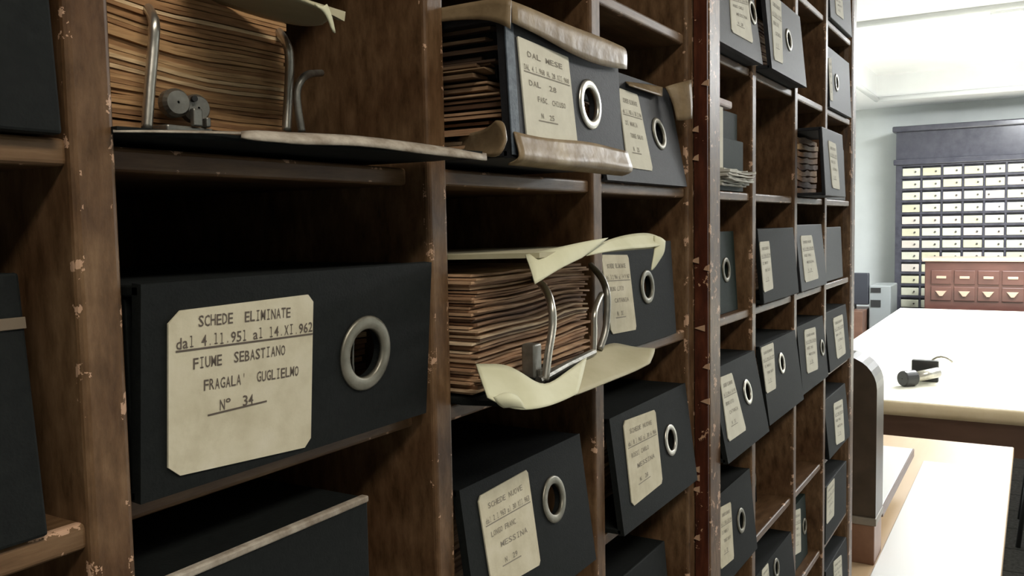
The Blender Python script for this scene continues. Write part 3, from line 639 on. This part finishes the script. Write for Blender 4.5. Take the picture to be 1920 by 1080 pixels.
bm = bmesh.new(); box(bm, BL(cx, CY1, 0), BL(X1-.01, CY1+.045, CZ-.32)); box(bm, BL(cx, CY0-.045, 0), BL(X1-.01, CY0, CZ-.32)); box(bm, BL(cx+.03, CY1, 0), BL(X1-.01, CY0, CZ-.32)); obj('carcass', bm, M_cab, bc)
bm = bmesh.new(); box(bm, BL(cx-.02, CY1-.02, CZ-.34), BL(X1-.01, CY0+.02, CZ-.29), .008); box(bm, BL(cx, CY1, CZ-.29), BL(X1-.01, CY0, CZ-.04)); box(bm, BL(cx-.035, CY1-.03, CZ-.05), BL(X1-.01, CY0+.03, CZ), .01); obj('cornice', bm, noisy('glossy_grey_varnish', (.045, .046, .06), (.07, .07, .085), 12, .2, .05), bc)
bm = bmesh.new(); 
for k in range(14):
    z = 1.955-k*.1055; box(bm, BL(cx+.002, CY1+.04, z), BL(cx+.031, CY0-.04, z+.022), .002)
for j in range(8):
    y = CY0-.045-j*.163; box(bm, BL(cx+.004, y-.008, .5), BL(cx+.031, y+.008, 1.975))
obj('rail', bm, M_cab, bc)
bm = bmesh.new(); box(bm, (.0, -.071, 0), (.028, .071, .066), .003); d0 = bm
meD = bpy.data.meshes.new('drawer'); bmesh.ops.recalc_face_normals(bm, faces=bm.faces[:]); bm.to_mesh(meD); bm.free()
bm = bmesh.new(); rs = lathe(bm, [(.001, -.014), (.006, -.013), (.008, -.008), (.004, 0)], (0, 0, 0), (1, 0, 0), 12); lathe_faces(bm, rs)
meK = bpy.data.meshes.new('knob'); bm.to_mesh(meK); bm.free(); meK.materials.append(M_knob)
meDs = []
for m in M_drawer: q = meD.copy(); q.materials.append(m); meDs.append(q)
rd = random.Random(11)
for k in range(13):
    for j in range(7):
        mi = 3 if (k, j) == (3, 4) else rd.choices([0, 1, 2], [5, 4, 2])[0]
        d = bpy.data.objects.new('drawer', meDs[mi]); C.objects.link(d); d.parent = bc
        d.location = Vector(BL(cx-.002+rd.uniform(-.003, .003), CY0-.126-j*.163, 1.871-k*.1055+rd.uniform(-.002, .002)))
        kn = bpy.data.objects.new('knob', meK); C.objects.link(kn); kn.parent = d; kn.location = (-.001, (.045 if (k, j) == (2, 4) else -.035), .034)

rc = thing('card_catalogue', 'low red-brown wooden catalogue cabinet standing behind the cream table', 'cabinet', (7.75, 0, 0))
boxobj('carcass', (0, -.75, 0), (.42, .515, 1.155), M_maho, rc, .006)
boxobj('top_board', (-.02, -.77, 1.155), (.44, .535, 1.178), noisy('pinkish_edge_wood', (.36, .25, .19), (.44, .32, .25), 10, .4, .05), rc, .004)
M_brass = plain('aged_brass', (.40, .27, .20), .45, .3)
for j in range(6):
    y = .395-j*.165
    for zc, tri in ((1.03, False), (.90, True)):
        d = boxobj('drawer', (-.010, y-.073, zc-.055), (.004, y+.073, zc+.055), M_maho, rc, .004)
        bm = bmesh.new()
        if tri:
            a = [bm.verts.new((-.012, y+dy, zc+dz)) for dy, dz in ((-.042, .022), (.042, .022), (.012, -.022), (-.012, -.022))]
            b = [bm.verts.new((-.026, y+dy, zc+dz)) for dy, dz in ((-.036, .018), (.036, .018), (.010, -.018), (-.010, -.018))]
            bm.faces.new(a); bm.faces.new(b[::-1])
            for k in range(4): bm.faces.new((a[k], a[(k+1) % 4], b[(k+1) % 4], b[k]))
            obj('pull', bm, M_brass, d)
        else:
            box(bm, (-.016, y-.035, zc-.010), (-.009, y+.035, zc+.010), .002); obj('card_holder', bm, M_brass, d)
# cream topped table
TBL = noisy('cream_table_cloth', (.80, .78, .64), (.86, .84, .72), 6, .5, .05, 60)
M_desk = noisy('light_oak_desk', (.60, .42, .25), (.72, .54, .34), 8, .35, .05, 60, stretch=(.15, 1, 1))
M_apron = noisy('dark_red_brown_apron', (.11, .055, .035), (.17, .09, .06), 12, .45, .1, 60, stretch=(1, .3, 1))
tb = thing('reading_table', 'long reading table covered in cream paper, in front of the red-brown cabinet', 'table', (5.6, -.4, 0))
boxobj('tabletop', (-1.9, -.95, .765), (1.95, 1.05, .785), M_apron, tb, .003)
bm = bmesh.new()
box(bm, (-1.86, -.62, .60), (-1.83, 1.0, .765)); box(bm, (1.87, -.62, .60), (1.9, 1.0, .765)); box(bm, (-1.83, -.62, .60), (1.87, -.59, .765)); box(bm, (-1.83, .97, .60), (1.87, 1.0, .765))
obj('apron', bm, M_apron, tb)
for x in (-1.79, 1.83):
    for y in (-.555, .93): boxobj('leg', (x-.035, y-.035, 0), (x+.035, y+.035, .60), M_apron, tb, .004)
# paper cover: top sheet and drooping front edge with a loose corner
cl = thing('table_cover', 'cream paper cover lying over the long reading table', 'table cover', (5.6, -.4, .785))
bm = bmesh.new(); box(bm, (-1.92, -.96, .0), (1.96, 1.07, .008), .003); obj('cover_sheet', bm, TBL, cl)
rows = [[Vector((-1.922, 1.07-2.03*k/12, .006)) for k in range(13)], [Vector((-1.934, 1.07-2.03*k/12, -.008)) for k in range(13)],
        [Vector((-1.936-.004*math.sin(k), 1.07-2.03*k/12, -.036-(.010 if k < 7 else -.002)+(-.045 if k == 9 else 0))) for k in range(13)]]
sheet('drooping_edge', rows, noisy('tan_paper_edge', (.52, .42, .26), (.62, .51, .34), 10, .6, .1), cl, .002, 1)
# small device on it
q = atZ(1730, 712, .80)
dv = thing('pocket_torch', 'small dark and silver torch-like device lying alone on the cream table', 'device', (q.x, q.y, .793))
M_blk = plain('black_plastic', (.03, .03, .03), .35)
bm = bmesh.new(); rs = lathe(bm, [(.002, 0), (.030, 0), (.033, .006), (.033, .06), (.028, .066), (.002, .066)], (-.17, .062, .034), (.75, -.66, 0), 24); lathe_faces(bm, rs); obj('head', bm, M_blk, dv, False)
bm = bmesh.new(); rs = lathe(bm, [(.002, 0), (.022, 0), (.022, .12), (.002, .12)], (-.12, .018, .036), (.75, -.66, .1), 20); lathe_faces(bm, rs); obj('barrel', bm, M_metal, dv, True)
bm = bmesh.new(); box(bm, (-.005, -.062, 0), (.03, .045, .092), .004); obj('block', bm, M_blk, dv)
bm = bmesh.new(); tube(bm, [Vector((.05, -.03+.05*math.cos(a)-.04, .055+.05*math.sin(a))) for a in [k*.35-.6 for k in range(10)]], .005, 8); obj('loop', bm, M_metal, dv, True)
# near desk
dk = thing('desk', 'light oak desk in the foreground of the room, right of the shelving end', 'desk', (2.6, .35, 0))
boxobj('desktop', (-.98, -.55, .72), (.665, .75, .75), M_desk, dk, .003)
for x in (-.93, .62):
    for y in (-.50, .70): boxobj('leg', (x-.025, y-.025, 0), (x+.025, y+.025, .72), M_desk, dk, .003)
boxobj('apron', (-.93, -.50, .64), (.62, .70, .72), M_desk, dk, .003)
M_sheet = plain('white_paper', (.86, .86, .84), .35)
tag(boxobj('paper_sheet', (1.70, -.188, .7505), (2.945, .036, .754), M_sheet, None, .001), 'large glossy white paper sheet spread on the light oak desk', 'paper')
# carrel divider on the desk
cr = thing('desk_divider', 'dark wooden divider with rounded top corner on the oak desk, beside the shelving end', 'divider', (2.05, .215, .75))
pr = [(-.17, .0), (-.17, .36)]
pr = [(-.178+.07*(1-math.sin(a)), .385+.07*math.cos(a)) for a in [math.pi/2*k/8 for k in range(8, -1, -1)]]
pr = [(-.178, .105)]+pr+[(.30, .455), (.30, .105)]
bm = bmesh.new(); a = [bm.verts.new((-.05, y, z)) for y, z in pr]; b = [bm.verts.new((.05, y, z)) for y, z in pr]; bm.faces.new(a); bm.faces.new(b[::-1])
for k in range(len(pr)): bm.faces.new((a[k], a[(k+1) % len(pr)], b[(k+1) % len(pr)], b[k]))
obj('side_panel', bm, noisy('dark_walnut', (.05, .035, .022), (.085, .06, .04), 18, .4, .1, 60), cr)
boxobj('base_ledge', (-.055, -.180, .088), (.05, .30, .105), noisy('dusty_grey_wood', (.20, .17, .13), (.27, .23, .18), 20, .5, .1), cr, .002)
boxobj('base_block', (-.05, -.176, .0), (.05, .30, .088), noisy('red_brown_base_wood', (.19, .09, .05), (.27, .14, .08), 15, .45, .1), cr, .002)
boxobj('paper_tray', (.052, -.175, .088), (.64, .10, .10), M_sheet, cr, .001)
boxobj('tray_edge_shade', (.052, -.179, .078), (.64, -.1755, .0995), M_apron, cr)  # dark strip put in for the shade along the tray's side edge
boxobj('side_panel', (.60, -.12, 0), (.63, .10, .088), M_apron, cr, .001)
# things by the wall
mo = thing('monitor', 'dark blue-grey flat monitor-like box beside the shelving end, near the far wall', 'monitor', (8.1, 1.105, 0))
boxobj('housing', (0, -.115, .76), (.06, .30, 1.035), plain('dark_blue_grey_plastic', (.03, .033, .042), .5), mo, .008)
boxobj('foot', (-.06, .0, .72), (.12, .2, .76), M_blk, mo, .004)
boxobj('stand', (-.2, -.1, 0), (.3, .3, .72), M_apron, mo, .004)
pt = thing('printer', 'pale grey office machine with dark slots left of the tall catalogue', 'printer', (8.1, .91, 0))
boxobj('body', (0, -.10, 0), (.4, .075, .93), plain('pale_grey_plastic', (.26, .28, .28), .5), pt, .01)
for z, h in ((.87, .04), (.745, .06)): boxobj('slot', (-.006, -.02, z), (.002, .06, z+h), M_blk, pt)
# chair partly under the table
ch = thing('chair', 'dark-seated chair with thin black legs under the right edge of the cream table', 'chair', (4.75, -.42, 0))
boxobj('seat', (-.22, -.2, .44), (.22, .22, .48), noisy('dusky_violet_seat', (.05, .045, .06), (.08, .07, .09), 40, .6, .1), ch, .012)
boxobj('backrest', (-.2, -.24, .55), (.2, -.215, .74), plain('muted_green_back', (.06, .12, .08), .6), ch, .008)
for sx in (-1, 1):
    for sy in (-1, 1):
        bm = bmesh.new(); tube(bm, [(sx*.17, sy*.17, .44), (sx*.22, sy*.215, .0)], .011, 10); obj('leg', bm, M_blk, ch, True)
for sx in (-1, 1):
    bm = bmesh.new(); tube(bm, [(sx*.17, -.21, .44), (sx*.17, -.228, .72)], .01, 10); obj('back_post', bm, M_blk, ch, True)
